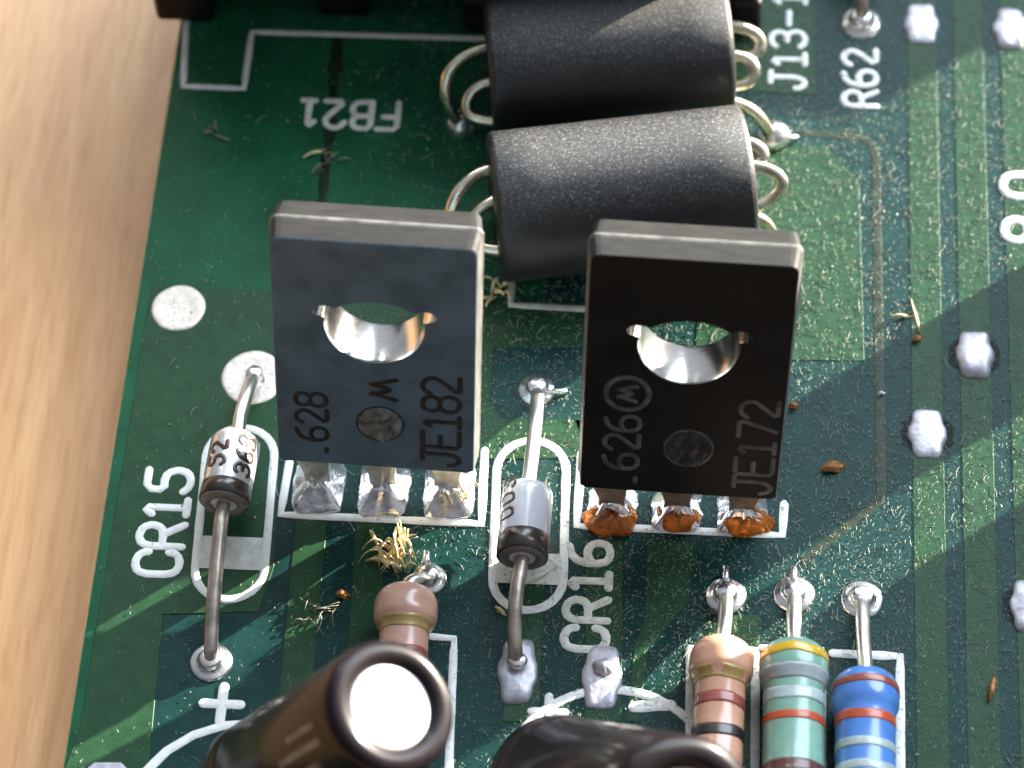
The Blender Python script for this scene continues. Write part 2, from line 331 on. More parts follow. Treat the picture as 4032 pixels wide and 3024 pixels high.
copper([(-5.030, -5.747), (-4.008, -5.756), (-3.829, -11.005), (-3.566, -16.694), (-4.537, -16.741), (-4.833, -10.705)])
copper([(0.495, -7.636), (1.559, -7.588), (1.650, -13.138), (0.481, -13.193)])
copper([(2.938, -6.227), (4.166, -6.172), (4.379, -13.008), (3.166, -13.066)])
copper([(4.984, -6.135), (6.589, -6.134), (6.464, -8.430), (5.160, -10.240), (4.954, -12.981), (4.530, -13.001), (4.723, -10.087), (5.006, -9.376)])
copper([(2.257, -1.358), (2.903, -1.329), (9.519, -1.230), (9.689, -2.076), (2.812, -2.851)], name='copper_pour')
copper([(7.592, -8.906), (8.828, -8.849), (8.935, -16.088), (6.859, -16.189), (6.697, -10.168)])
# a faint narrow trace with a rounded corner, running on diagonally
tr = MB(); tr.add(*stroke([(10.208, 11.546), (12.095, 11.491), (12.641, 11.253), (12.842, 10.529), (12.875, 3.098), (12.919, -4.077), (12.712, -4.362), (10.358, -6.613)], 0.17, 0.012, lambda x, y, h: (x, y, 0.010 + h), 1)); tr.build('copper_trace', 'faint', board)
st = MB(); st.add(*stroke([(-7.615, 15.478), (-7.566, 13.445), (-7.484, 11.453), (-7.510, 9.711), (-7.481, 7.789)], 0.20, 0.012, lambda x, y, h: (x, y, 0.006 + h), 2, wob=0.5)); st.build('flux_stain', 'streak', board, label='dark brown vertical streak on the green board')

# white printing
UPM = lambda x, y, h: (x, y, 0.030 + h)
def line(pts, hw=0.14, m='ink', k=1, closed=False, name='printed_line', wob=0.06, label=None):
    # cut long spans up so that the printed edge wavers a little
    out = []; pp = [Vector(p) for p in pts] + ([Vector(pts[0])] if closed else [])
    for a, b in zip(pp, pp[1:]):
        n = max(1, int((b - a).length / 0.5)); out += [tuple(a.lerp(b, i / n)) for i in range(n)]
    if not closed: out.append(tuple(pp[-1]))
    mb = MB(); mb.add(*stroke(out, hw, 0.03, UPM, 1 if len(out) < 6 else 0, closed, wob)); return mb.build(name, m, board, True, label)
def word(s, org, xd, yd, h, adv, hw=0.145, m='ink', label=None):
    return text(s, org, xd, yd, h, adv, hw, UPM).build('printed_word', m, board, True, label)
word('CR15', (-10.876, -8.210), (0, 1), (-1, 0), 1.50, 1.09, 0.15, label='white CR15 lettering')
word('CR16', (3.749, -10.392), (0, 1), (-1, 0), 1.40, 1.09, 0.15, 'inkdim', label='white CR16 lettering')
word('FB21', (-5.010, 12.344), (-1, 0), (0, -1), 1.25, 1.0, 0.125, 'inkdim', label='white FB21 lettering printed upside down')
word('J13-1', (10.195, 13.650), (0, 1), (-1, 0), 1.28, 1.00, 0.12, label='white J13 lettering')
word('R62', (12.875, 12.895), (0, 1), (-1, 0), 1.22, 0.98, 0.125, label='white R62 lettering')
word('80', (19.219, 6.924), (0, 1), (-1, 0), 1.75, 2.0, 0.17, label='white lettering cut off by the picture edge')
line([(-13.730, 18.025), (-13.260, 12.842), (-10.943, 12.822), (-10.945, 15.579), (2.483, 15.593)], 0.125, 'inkdim')
line([(-0.292, 5.374), (-0.253, 3.342), (3.025, 3.259)], 0.13, 'inkdim')
line([(-7.536, -3.591), (-7.626, -5.680), (-0.700, -5.736), (-0.780, -2.821)], 0.15)
line([(2.583, -2.767), (2.563, -5.662), (9.567, -5.728), (9.617, -4.501)], 0.15)
def capsule(top, bot, hw, b0, b1, m, nm):
    (x0, y0), (x1, y1) = top, bot; r = hw
    pts = []
    for i in range(13):
        a = math.pi * i / 12; pts.append((x0 + r * math.cos(a), y0 - r + r * math.sin(a)))
    for i in range(13):
        a = math.pi + math.pi * i / 12; pts.append((x1 + r * math.cos(a), y1 + r + r * math.sin(a)))
    line(pts, 0.15, m, closed=True, label=nm)
    obj('printed_bar', *prism([(x1 - r + .08, b1), (x1 + r - .08, b1), (x1 + r - .08, b0), (x1 - r + .08, b0)], 0.03, 0.054), 'inkdim', board)
capsule((-9.273, -2.245), (-9.130, -9.076), 1.19, (-9.535, -6.646)[1], (-9.390, -7.908)[1], 'ink', 'white diode outline around the left diode')
capsule((0.885, -2.332), (1.014, -9.016), 1.20, (0.792, -6.813)[1], (0.862, -8.012)[1], 'ink', 'white diode outline around the right diode')
text('+', ((-8.806, -12.990)[0] - .62, (-8.806, -12.990)[1] - .62), (1, 0), (0, 1), 1.25, 1, 0.17, UPM, 0).build('printed_sign', 'ink', board, True, 'white plus sign near the left capacitor')
text('+', ((2.028, -12.816)[0] - .6, (2.028, -12.816)[1] - .5), (1, 0), (0, 1), 1.1, 1, 0.15, UPM, 0).build('printed_sign', 'ink', board, True, 'white plus sign behind the right capacitor')
def arc(c, r, a0, a1, hw=0.16, m='ink'):
    line([(c[0] + r * math.cos(R(a0 + (a1 - a0) * i / 24)), c[1] + r * math.sin(R(a0 + (a1 - a0) * i / 24))) for i in range(25)], hw, m)
arc((-7.683, -17.541), 3.9, 0, 359)
arc((4.143, -15.343), 3.5, 20, 179)
line([(-2.082, -10.159), (-1.319, -10.194), (-1.129, -15.597)], 0.14)
line([(6.544, -10.210), (6.653, -15.222)], 0.13, 'inkdim')
line([(6.698, -10.203), (8.725, -10.160), (8.772, -15.120)], 0.15, 'inkdim')
line([(8.923, -10.065), (10.916, -10.041), (10.947, -15.016)], 0.13, 'inkdim')
line([(11.299, -10.161), (13.499, -10.179), (13.447, -14.895)], 0.16)
line([(4.782, -12.450), (5.965, -12.326)], 0.2)

# ------------------------------------------------------------ solder pads and joints
def pad(c, r, m='tinned', z=0.06, name='solder_pad', jit=0.05):
    return obj(name, *lathe([(r, 0), (r * .98, z * .8), (r * .9, z), (r * .72, z * 1.1), (r * .60, z * .7), (r * .3, z * .7), (0.02, z * .75)], (c[0], c[1], 0.0), (c[0], c[1], 1), 44, jit, c[0]), m, board, True)
def joint(c, r, h, top=0.24, m='solder', jit=0.05, lean=(0, 0), name='solder_joint'):
    prof = [(r, 0.0), (r * 1.0, 0.05), (r * .9, .14 * h + .05), (r * .72, .32 * h), (r * .52, .55 * h), (max(top * 1.3, r * .36), .78 * h), (top * 1.02, h), (0.02, h * 1.02)]
    return obj(name, *lathe(prof, (c[0], c[1], 0.0), (c[0] + lean[0], c[1] + lean[1], 1), 36, jit, c[1]), m, board, True)
def dome(c, r, h, m='solder', jit=0.08):
    prof = [(r * math.cos(t), 0.03 + h * math.sin(t)) for t in [i * math.pi / 2 / 8 for i in range(8)]] + [(0.02, 0.03 + h)]
    return obj('solder_joint', *lathe([(r, 0)] + prof, (c[0], c[1], 0.0), (c[0], c[1], 1), 36, jit, c[0]), m, board, True)
def blob(c, hw=0.60, hl=0.95, h=0.30, m='solderwhite', seed=0):
    """soldered pad with a bulge on both long sides"""
    out = []
    n = 56
    for i in range(n):
        a = 2 * math.pi * i / n; ca, sa = math.cos(a), math.sin(a)
        k = 1 / (abs(ca) ** 5 + abs(sa) ** 5) ** .2
        x, y = hw * k * ca * .90, hl * k * sa
        x *= 1 + 0.24 * math.exp(-(y / (hl * .36)) ** 4)
        s_ = 1 + 0.06 * noise.noise(Vector((ca * 2 + seed, sa * 2, seed)))
        out.append((x * s_, y * s_))
    v, f = [], []
    for sc, z in ((1, 0), (1.0, .06), (.93, .06 + h * .45), (.80, .06 + h * .78), (.55, .06 + h), (.25, .06 + h * .95), (.02, .06 + h * .93)):
        for x, y in out:
            zz = z + (0.10 * noise.noise(Vector((x * sc * 1.5 + seed * 3, y * sc * 1.5, seed))) if z > .2 else 0)
            v.append((c[0] + x * sc, c[1] + y * sc, zz))
    for i in range(6):
        for j in range(n): f.append((i * n + j, i * n + (j + 1) % n, (i + 1) * n + (j + 1) % n, (i + 1) * n + j))
    f.append(tuple(range(6 * n, 7 * n)))
    return obj('solder_pad', v, f, m, board, True)
pad((-12.187, 2.696), 0.99); pad((-9.191, -0.154), 1.14)
for i, c in enumerate(((14.605, 16.923), (17.965, 16.824), (16.250, 1.901), (14.538, -1.447), (17.832, -8.117), (0.872, -11.338), (3.671, -11.429))):
    blob(c, 0.60, 0.98 if i < 5 else 1.18, 0.13 + .05 * (i % 3), seed=i * 1.7 + 1)
    if 1 < i < 5:   # dark clearance ring around the pad
        obj('pad_clearance', *prism([(c[0] + 0.98 * math.cos(R(22.5 + 45 * k)), c[1] + 0.98 * math.sin(R(22.5 + 45 * k))) for k in range(8)], 0.004, 0.012), 'stain', board)
obj('solder_pad', *prism([(-13.088, -15.710), (-12.730, -15.328), (-11.865, -15.287), (-11.468, -15.633), (-11.321, -16.744), (-13.127, -16.831)], 0.0, 0.10), 'solderwhite', board)
J = {}
joint((-9.354, -11.471), 0.72, 0.42, 0.30)
joint((0.896, -0.223), 0.66, 0.45, 0.28)
joint((-9.082, -0.247), 0.40, 0.6, 0.25)
joint((7.700, -8.161), 0.69, 0.50, 0.30); joint((9.979, -8.003), 0.70, 0.46, 0.30); joint((12.255, -8.093), 0.71, 0.42, 0.30)
joint((-2.342, -7.981), 0.62, 0.5, 0.28)
joint((12.321, 16.881), 0.78, 0.55, 0.32)
dome((9.079, 11.240), 0.62, 0.75); dome((-2.594, 11.297), 0.60, 0.8)
joint((0.860, -11.132), 0.42, 0.6, 0.26)
dome((3.705, -11.136), 0.36, 0.5, 'solderwhite', 0.3)
# short cut-off solder spurs that stick out from some joints
def spur(a, b, r=0.13): obj('solder_spur', *tube([a, b], r, 8, 0), 'solder', board, True)
spur((7.682, -7.893, 0.350), (7.654, -7.226, 0.300)); spur((9.943, -7.790, 0.350), (9.940, -7.158, 0.300)); spur((-2.444, -7.669, 0.300), (-2.490, -7.078, 0.300))
spur((1.395, -0.356, 0.180), (1.948, -0.338, 0.160), 0.11); spur((9.460, 11.068, 0.300), (9.928, 11.224, 0.150), 0.11)

# ------------------------------------------------------------ transistors
def transistor(label, face, marks, pins, h0, lean, yaw, roll, W, H, holez, group):
    base = Vector((pins[1][0], pins[1][1], 0.0))
    t = thing('transistor', label, 'transistor', base, None, group)
    rot = Matrix.Rotation(R(yaw), 3, 'Z') @ Matrix.Rotation(R(-lean), 3, 'X') @ Matrix.Rotation(R(roll), 3, 'Y')
    org = base + Vector((0, -0.05, h0))
    T = lambda x, y, z: org + rot @ Vector((x, y, z))
    hr = 1.60
    # angles, denser towards corners
    corners = [(-W / 2, 0), (W / 2, 0), (W / 2, H), (-W / 2, H)]
    angs = sorted(set([round(2 * math.pi * i / 144, 5) for i in range(144)] + [round((math.atan2(z - holez, x) + d) % (2 * math.pi), 5) for x, z in corners for d in (-.06, -.03, 0, .03, .06)]))
    def outer(a, ins):
        ca, sa = math.cos(a), math.sin(a); hx = W / 2 - ins; zt, zb = H - holez - ins, holez - ins
        k = min(hx / abs(ca) if abs(ca) > 1e-6 else 1e9, (zt / sa) if sa > 1e-6 else (zb / -sa) if sa < -1e-6 else 1e9)
        x, z = k * ca, k * sa
        # rounded corners
        rc = 0.30 if z > 0 else 0.12
        lim = zt if z > 0 else -zb
        ex, ez = hx - abs(x), abs(lim - z)
        if ex < rc and ez < rc:
            d = Vector((rc - ex, rc - ez)); l = d.length
            if l > rc:
                s_ = (l - rc); x -= math.copysign(d.x / l * s_, x); z -= math.copysign(d.y / l * s_, lim)
        return x, holez + z
    def hole(a, r=hr):
        # round hole with a small ear on the left and on the right, a little above the middle
        for ac in (R(26), R(154)):
            ex, ez, er = 1.78 * math.cos(ac), 1.78 * math.sin(ac), 0.40
            ca, sa = math.cos(a), math.sin(a); pr = ex * ca + ez * sa; d2 = ex * ex + ez * ez - pr * pr
            if pr > 0 and d2 < er * er: r = max(r, pr + math.sqrt(er * er - d2))
        return r * math.cos(a), holez + r * math.sin(a) * (.62 if math.sin(a) > 0 else 1.0)
    n = len(angs); v, f, mi = [], [], []
    D = 0.95
    loops = [(-D, 0.15), (-D + .03, 0.12), (-0.12, 0.03), (-0.06, 0.0), (0.04, 0.0), (0.10, 0.05), (D - .06, 0.14), (D, 0.2)]
    for dpt, ins in loops:
        for a in angs:
            x, z = outer(a, ins); v.append(T(x, dpt, z))
    for i in range(len(loops) - 1):
        for j in range(n):
            f.append((i * n + j, i * n + (j + 1) % n, (i + 1) * n + (j + 1) % n, (i + 1) * n + j)); zt = min(outer(angs[j], 0)[1], outer(angs[(j + 1) % n], 0)[1]); zb_ = max(outer(angs[j], 0)[1], outer(angs[(j + 1) % n], 0)[1]); mi.append(0 if i == 0 or zb_ < .3 else 3 if zt < H - .35 else 2 if i in (2, 3, 4) else 1)
    hb = len(v)
    for dpt in (-D, D):
        for a in angs:
            x, z = hole(a, hr + 0.03); v.append(T(x, dpt, z))
    for j in range(n):
        k = (j + 1) % n
        f.append((j, hb + j, hb + k, k)); mi.append(0)
        l = (len(loops) - 1) * n; f.append((l + j, l + k, hb + n + k, hb + n + j)); mi.append(0)
        f.append((hb + j, hb + n + j, hb + n + k, hb + k)); mi.append(0)
    bd = obj('body', v, f, face, t, False, None, [face, 'edge', 'flash', 'side'], mi)
    # bright plated sleeve inside the hole
    v, f = [], []
    for rr, dpt in ((hr + .02, -D + .02), (hr, -D + .12), (hr, D - .1), (hr + .015, D - .02)):
        for a in angs:
            x, z = hole(a, rr); v.append(T(x, dpt, z))
    for i in range(3):
        for j in range(n): f.append((i * n + j, (i + 1) * n + j, (i + 1) * n + (j + 1) % n, i * n + (j + 1) % n))
    obj('hole_sleeve', v, f, 'chrome', t, True, 'bright metal lining of the mounting hole')
    # three flat legs from the body down to the pads
    for i, (px, py) in enumerate(pins):
        off = (i - 1) * 2.28
        top = T(off, 0.1, 0.6); kn = T(off, 0.05, -0.35); bt = Vector((px, py, -0.3)); v = []
        for c in (top, kn, Vector((px, py, h0 * .45)), bt):
            wd_ = 0.62 if c in (top, kn) else 0.45
            v += [c + Vector((-wd_, -.26, 0)), c + Vector((wd_, -.26, 0)), c + Vector((wd_, .26, 0)), c + Vector((-wd_, .26, 0))]
        f = [(3, 2, 1, 0), (12, 13, 14, 15)]
        for a in range(3):
            for b in range(4): f.append((a * 4 + b, a * 4 + (b + 1) % 4, a * 4 + 4 + (b + 1) % 4, a * 4 + 4 + b))
        bevel(obj('leg', v, f, 'lead' if face == 'blue_sheen' else 'leaddull', t), 0.06, 2)
    F = lambda x, z, h: T(x, -D - 0.004 - h * 0.5, z)
    marks(F, bd, W, H)
    return t
def ring(cx_, cz_, r, hw, F, m, t, name='emblem_ring'):
    mb = MB(); mb.add(*stroke([(cx_ + r * math.cos(2 * math.pi * i / 32), cz_ + r * math.sin(2 * math.pi * i / 32)) for i in range(32)], hw, 0.03, F, 0, True)); return mb.build(name, m, t, True)
def emblem(cx_, cz_, s, hw, F, m, t):
    mb = MB()
    for pl in ([(-.62, -.55), (-.30, .55), (-.02, -.25)], [(.02, -.25), (.30, .55), (.62, -.55)], [(-.30, .55), (-.12, -.1)], [(.30, .55), (.12, -.1)]):
        mb.add(*stroke([(cx_ - b * s, cz_ + a * s) for a, b in pl], hw, 0.03, F, 0))
    return mb.build('emblem', m, t, True)
def dimple(cx_, cz_, r, F, m, t, rim):
    """round moulding mark with a crumpled ejector-pin surface"""
    v = [F(cx_, cz_, 0.01)]; n = 30; f = []
    for k in range(1, 7):
        for i in range(n):
            a = 2 * math.pi * i / n; rr = r * k / 6
            h = 0.02 + 0.6 * abs(noise.noise(Vector((cx_ + rr * math.cos(a) * 2.1, rr * math.sin(a) * 2.1, 4)))) * (1 if k < 6 else 0)
            v.append(F(cx_ + rr * math.cos(a), cz_ + rr * math.sin(a), h))
    f += [(0, 1 + (i + 1) % n, 1 + i) for i in range(n)]
    for k in range(5):
        for i in range(n): f.append((1 + k * n + i, 1 + k * n + (i + 1) % n, 1 + (k + 1) * n + (i + 1) % n, 1 + (k + 1) * n + i))
    obj('pin_mark', v, f, m, t)
    ring(cx_, cz_, r, 0.05, F, rim, t, 'pin_mark_rim')
def marks_a(F, t, W, H):
    a = -W / 2
    text('.628', (a + 1.78, .42), (0, 1), (-1, 0), 1.02, .78, .085, F).build('printed_word', 'markdark', t, True, 'dark .628 lettering')
    text('JE182', (a + 6.18, .42), (0, 1), (-1, 0), 1.22, .82, .095, F).build('printed_word', 'markdark', t, True, 'dark JE182 lettering')
    emblem(a + 3.68, 3.72, .72, .10, F, 'markdark', t)
    dimple(a + 3.55, 2.15, .76, F, 'pinmetal', t, 'markdark')
def marks_b(F, t, W, H):
    a = -W / 2
    text('.626', (a + 1.98, .28), (0, 1), (-1, 0), 1.12, .84, .085, F).build('printed_word', 'markgrey', t, True, 'grey .626 lettering')
    text('JE172', (a + 6.42, .38), (0, 1), (-1, 0), 1.22, .84, .085, F).build('printed_word', 'markgrey', t, True, 'faint grey JE172 lettering')
    ring(a + 1.52, 4.42, .70, .09, F, 'markgrey', t); emblem(a + 1.52, 4.42, .52, .085, F, 'markgrey', t)
    dimple(a + 3.62, 2.2, .78, F, 'markdark', t, 'markgrey')
pinsA = [(-6.406, -4.403), (-4.154, -4.414), (-1.907, -4.426)]
pinsB = [(3.736, -4.949), (5.955, -4.923), (8.170, -4.970)]
transistor('power transistor with dark JE182 lettering, blue-grey reflection painted in its colour', 'blue_sheen', marks_a, pinsA, 2.55, 14, -0.6, 1.8, 6.80, 10.1, 6.50, 'upright transistors')
transistor('black power transistor with faint JE172 lettering, beside amber flux', 'black', marks_b, pinsB, 2.35, 16, -0.6, 1.4, 6.75, 10.2, 6.60, 'upright transistors')
def square_joint(c, w_, l_, h, m, jit, sd):
    n = 40; v, f = [], []
    prof = [(1, 0), (1, .07), (.96, .12), (.82, .12 + .22 * h), (.62, .12 + .5 * h), (.44, .12 + .85 * h), (.36, .12 + h), (.02, .12 + h)]
    for sc, z in prof:
        for i in range(n):
            a = 2 * math.pi * i / n; ca, sa = math.cos(a), math.sin(a); k = 1 / (abs(ca) ** 7 + abs(sa) ** 7) ** (1 / 7)
            q = Vector((ca * 2 + sd, sa * 2, z * 2))
            v.append((c[0] + w_ * k * ca * sc * (1 + jit * noise.noise(q)), c[1] + l_ * k * sa * sc * (1 + jit * noise.noise(q + Vector((9, 0, 0)))), z + (jit * .8 * noise.noise(q * 1.7) if z > .1 else 0)))
    for i in range(len(prof) - 1):
        for j in range(n): f.append((i * n + j, i * n + (j + 1) % n, (i + 1) * n + (j + 1) % n, (i + 1) * n + j))
    f.append(tuple(range((len(prof) - 1) * n, len(prof) * n)))
    return obj('solder_joint', v, f, m, board, True)
for i, c in enumerate(pinsA): square_joint((c[0], c[1] - .12), .90, 1.08, .6, 'solder', .12, i * 3.1)
for i, c in enumerate(pinsB): square_joint((c[0], c[1]), .85, .80, .7, 'solder', .14, i * 2.3 + 5)
for i, (c, wx, wy) in enumerate((((3.754, -5.388), .98, .66), ((5.965, -5.252), .86, .58), ((8.334, -5.328), 1.02, .56))):
    v, f = [], []; n = 34
    for k in range(8):
        t_ = k / 7 * math.pi / 2
        for j in range(n):
            a = 2 * math.pi * j / n; q = Vector((math.cos(a) * 1.6 + i * 3, math.sin(a) * 1.6, k * .2)); s_ = 1 + .22 * noise.noise(q)
            v.append((c[0] + wx * math.cos(t_) * math.cos(a) * s_, c[1] + wy * math.cos(t_) * math.sin(a) * s_, .03 + .58 * math.sin(t_) * (1 + .3 * noise.noise(q * 1.4))))
    for k in range(7):
        for j in range(n): f.append((k * n + j, k * n + (j + 1) % n, (k + 1) * n + (j + 1) % n, (k + 1) * n + j))
    f.append(tuple(range(7 * n, 8 * n))); f.append(tuple(range(n - 1, -1, -1)))
    obj('flux_residue', v, f, 'flux', board, True, 'amber flux residue at the foot of the black transistor')

# ------------------------------------------------------------ ferrite bead chokes
def bead(label, p, q, r, wires):
    p, q = Vector(p), Vector(q); L = (q - p).length
    t = thing('ferrite_choke', label, 'ferrite choke', ((p + q) / 2 - Vector((0, 0, r))), None, 'ferrite chokes')
    c = .24
    prof = [(0.02, 0.0), (r * .4, 0.0), (r * .8, 0.0), (r - c, 0), (r - c * .3, c * .3), (r, c)] + [(r, c + (L - 2 * c) * i / 6) for i in range(1, 7)] + [(r - c * .3, L - c * .3), (r - c, L), (r * .4, L), (.02, L)]
    core = obj('core', *lathe(prof, p, q, 72, 0.006, r), 'ferrite', t, True)
    x, y, z = frame(p, q)
    for e, s_ in ((p, -1), (q, 1)):
        for k in range(6):
            a = 2 * math.pi * k / 6 + .5; cc = e + (x * math.cos(a) + y * math.sin(a)) * r * .55 + z * s_ * .012
            obj('bore', *lathe([(.36, -.005), (.36, .005), (.02, .006)], cc, cc + z * s_, 16), 'plastic', core)
    for w_ in wires: obj('wire_loop', *tube(w_, 0.225, 12, 3), 'wire', t, True)
    return t
bead('ferrite choke with sunlit dusty top, just behind the black transistor', (-0.927, 5.639, 2.750), (8.039, 7.253, 2.750), 2.70, [
    [(-0.117, 7.162, 3.200), (-1.265, 6.992, 3.200), (-1.980, 6.503, 3.100), (-2.453, 5.870, 2.600), (-2.823, 5.378, 1.000), (-2.966, 5.404, -0.200)],
    [(-0.085, 6.377, 2.600), (-0.977, 6.074, 2.600), (-1.542, 5.748, 2.400), (-1.887, 5.179, 1.900), (-1.664, 4.722, 1.700), (-0.983, 4.476, 1.800), (0.012, 4.417, 1.800)],
    [(7.096, 8.389, 3.600), (8.085, 8.325, 3.600), (8.591, 8.084, 3.400), (8.576, 7.753, 3.100), (7.793, 7.591, 3.000)],
    [(7.291, 7.626, 3.200), (8.311, 7.564, 3.200), (9.041, 7.401, 3.100), (9.376, 7.139, 2.700), (9.025, 6.880, 2.200), (8.378, 6.590, 2.000), (7.193, 6.398, 2.000)],
    [(7.362, 6.552, 1.800), (8.390, 6.368, 1.800), (8.880, 6.415, 1.200), (9.119, 6.302, 0.400), (9.148, 6.320, -0.200)]])
bead('ferrite choke in shade at the top, behind the other choke', (-1.545, 12.030, 2.650), (7.261, 13.244, 2.650), 2.50, [
    [(-0.795, 12.832, 3.200), (-1.665, 12.580, 3.200), (-2.432, 12.283, 3.100), (-2.998, 11.846, 2.700), (-3.134, 11.402, 2.000), (-2.853, 11.161, 1.000), (-2.540, 11.144, 0.200)],
    [(-0.565, 11.587, 2.600), (-1.575, 11.418, 2.600), (-2.045, 11.213, 2.400), (-2.282, 10.960, 2.000), (-2.198, 10.552, 1.700), (-1.543, 10.398, 1.600), (-0.522, 10.438, 1.600)],
    [(6.306, 13.816, 3.400), (7.325, 13.767, 3.400), (8.039, 13.619, 3.400), (8.466, 13.441, 3.000), (8.383, 13.072, 2.700), (7.709, 12.996, 2.600), (6.690, 12.957, 2.600)],
    [(6.345, 12.830, 2.900), (7.447, 12.829, 2.900), (8.011, 12.758, 2.800), (8.299, 12.447, 2.500), (8.114, 12.117, 2.200), (7.493, 11.956, 2.100), (6.731, 11.883, 2.100)],
    [(6.745, 11.423, 2.000), (7.730, 11.311, 2.000), (8.396, 11.214, 1.500), (8.877, 11.037, 0.700), (9.075, 11.163, 0.100)]])

# ------------------------------------------------------------ diodes
def diode(label, a, b, r, body, top_lead, bot_lead, band0, band1, word_, leadm, wm):
    a, b = Vector(a), Vector(b); L = (b - a).length; mid = (a + b) / 2     # a far end, b near end with the band
    t = thing('diode', label, 'diode', (mid.x, mid.y, 0), None, 'diodes')
    prof = [(.24, -.06), (r * .55, -.02), (r * .84, .06), (r * .97, .20), (r, .38)] + [(r, .38 + (L - .70) * i / 5) for i in range(1, 6)] + [(r * .97, L - .14), (r * .88, L), (r * .70, L + .03), (.27, L + .02)]
    bd = obj('body', *lathe(prof, a, b, 48, .012, a.x), body, t, True)
    z = (b - a).normalized()
    obj('cathode_band', *lathe([(r * .99, band0), (r + .015, band0 + .02), (r + .015, band1 - .02), (r * .99, band1)], a, b, 48, .012, a.x), 'bandblack', bd, True)
    obj('end_cap', *lathe([(r * .90, L - .02), (r * .88, L + .05), (r * .55, L + .07), (r * .48, L - .02), (.26, L - .04)], a, b, 40), 'bandgrey', t, True)
    x, y, _ = frame(a, b)
    up = y if y.z > 0 else -y; left = Vector((-1, 0, 0)); left = (left - z * left.dot(z)).normalized(); up = z.cross(left); up = up if up.z > 0 else -up
    for s_, s0, th, hh, adv, hw in word_:
        def mp(sx, ang, h):
            # sx: distance back from the near end, ang: arc length towards the left from the top
            g = ang / r; return b - z * sx + (up * math.cos(g) + left * math.sin(g)) * (r + .006 + h * .4)
        text(s_, (s0, th), (1, 0), (0, 1), hh, adv, hw, mp).build('printed_word', 'bandblack', bd, True, 'dark lettering around the diode body')
    obj('lead', *tube([a + z * .3, a - z * .2] + [Vector(p) for p in top_lead], 0.245, 14, 2, .015), leadm[0], t, True)
    obj('lead', *tube([b - z * .3, b + z * .15] + [Vector(p) for p in bot_lead], 0.245, 14, 2, .02), leadm[1], t, True)
    return t
diode('silvery glass diode inside the CR15 outline, left of the JE182 transistor', (-9.205, -3.565, 1.550), (-9.364, -6.227, 1.550), .86, 'glass',
      [(-9.199, -2.517, 1.500), (-9.061, -1.361, 1.250), (-9.020, -0.555, 0.600), (-9.108, -0.041, -0.200)], [(-9.365, -7.498, 1.500), (-9.360, -9.135, 1.250), (-9.348, -10.789, 0.750), (-9.304, -11.460, 0.450), (-9.373, -11.369, -0.200)], 2.05, 2.62,
      [('52', 1.05, .10, .62, .56, .08), ('36B', .85, -.92, .62, .56, .08)], ('lead', 'leaddull'), 0)
diode('white banded diode inside the CR16 outline, between the two transistors', (0.904, -5.149, 1.550), (0.858, -7.847, 1.550), .86, 'whiteglass',
      [(0.962, -3.725, 1.450), (0.991, -2.072, 1.200), (0.965, -0.919, 0.700), (0.881, -0.037, -0.200)], [(0.739, -8.986, 1.500), (0.713, -10.215, 1.200), (0.812, -11.101, 0.600), (0.836, -11.064, -0.200)], 1.95, 2.70,
      [('003', 1.15, .42, .62, .58, .06)], ('lead', 'leaddull'), 0)

# ------------------------------------------------------------ resistors
def resistor(label, a, d, L, rb, rw, body, bands, lead, near=None):
    a = Vector(a); d = Vector(d).normalized(); b = a + d * L
    t = thing('resistor', label, 'resistor', ((a + b) / 2 - Vector((0, 0, ((a + b) / 2).z))), None, 'resistors')
    e = 1.15
    def rad(s_):
        s2 = min(s_, L - s_); 
        if s2 <= 0: return .26
        if s2 < .72: return .26 + (rb - .26) * math.sqrt(max(0, 1 - (1 - s2 / .72) ** 2))
        if s2 < e: return rb
        if s2 < e + .55:
            u = (s2 - e) / .55; u = u * u * (3 - 2 * u); return rb + (rw - rb) * u
        return rw
    ss = [i * .06 for i in range(13)] + [.9, 1.0, 1.15, 1.25, 1.35, 1.45, 1.55, 1.7]; ss = [s_ for s_ in ss if s_ < L / 2]
    ss = ss + [L / 2] + [L - s_ for s_ in reversed(ss)]
    bd = obj('body', *lathe([(rad(s_), s_) for s_ in ss], a, b, 48, .025, a.x), body, t, True)
    for s0, s1, m in bands:
        n = 5; pr = [(rad(s0) * .985, s0)] + [(rad(s0 + (s1 - s0) * i / n) + .014, s0 + (s1 - s0) * i / n) for i in range(n + 1)] + [(rad(s1) * .985, s1)]
        obj('color_band', *lathe(pr, a, b, 48, .025, a.x, .06), m, bd, True)
    obj('lead', *tube([a + d * .4, a - d * .1] + [Vector(p) for p in lead], 0.25, 14, 2, .015), 'lead', t, True)
    if near: obj('lead', *tube([b - d * .4, b + d * .1] + [Vector(p) for p in near], 0.25, 14, 2, .015), 'lead', t, True)
    return t
def near(a, L): return [(a[0], a[1] - L - .8, 1.1), (a[0], a[1] - L - 1.5, .8), (a[0], a[1] - L - 1.7, -.2)]
ra = (7.585, -10.508, 1.250)
resistor('tan resistor with gold band, beside the pale green one', ra, (-.02, -1, 0.0), 6.4, 1.06, .83, 'tan', [(1.32, 1.74, 'gold'), (2.22, 2.62, 'brownred'), (3.35, 3.75, 'bblack'), (4.55, 4.95, 'brownred')], [(7.650, -9.868, 1.150), (7.688, -8.754, 0.700), (7.704, -8.016, -0.200)], near(ra, 6.4))
rg = (9.946, -10.517, 1.280)
resistor('pale green resistor with yellow and red bands, between the tan and blue ones', rg, (0, -1, 0.0), 6.5, 1.13, .99, 'green', [(.50, .84, 'yellow'), (1.22, 1.70, 'greyw'), (1.98, 2.42, 'cream'), (2.86, 3.14, 'red'), (4.55, 4.95, 'dbrown')], [(9.932, -9.762, 1.150), (9.947, -8.650, 0.700), (9.989, -7.875, -0.200)], near(rg, 6.5))
rb_ = (12.269, -11.445, 1.250)
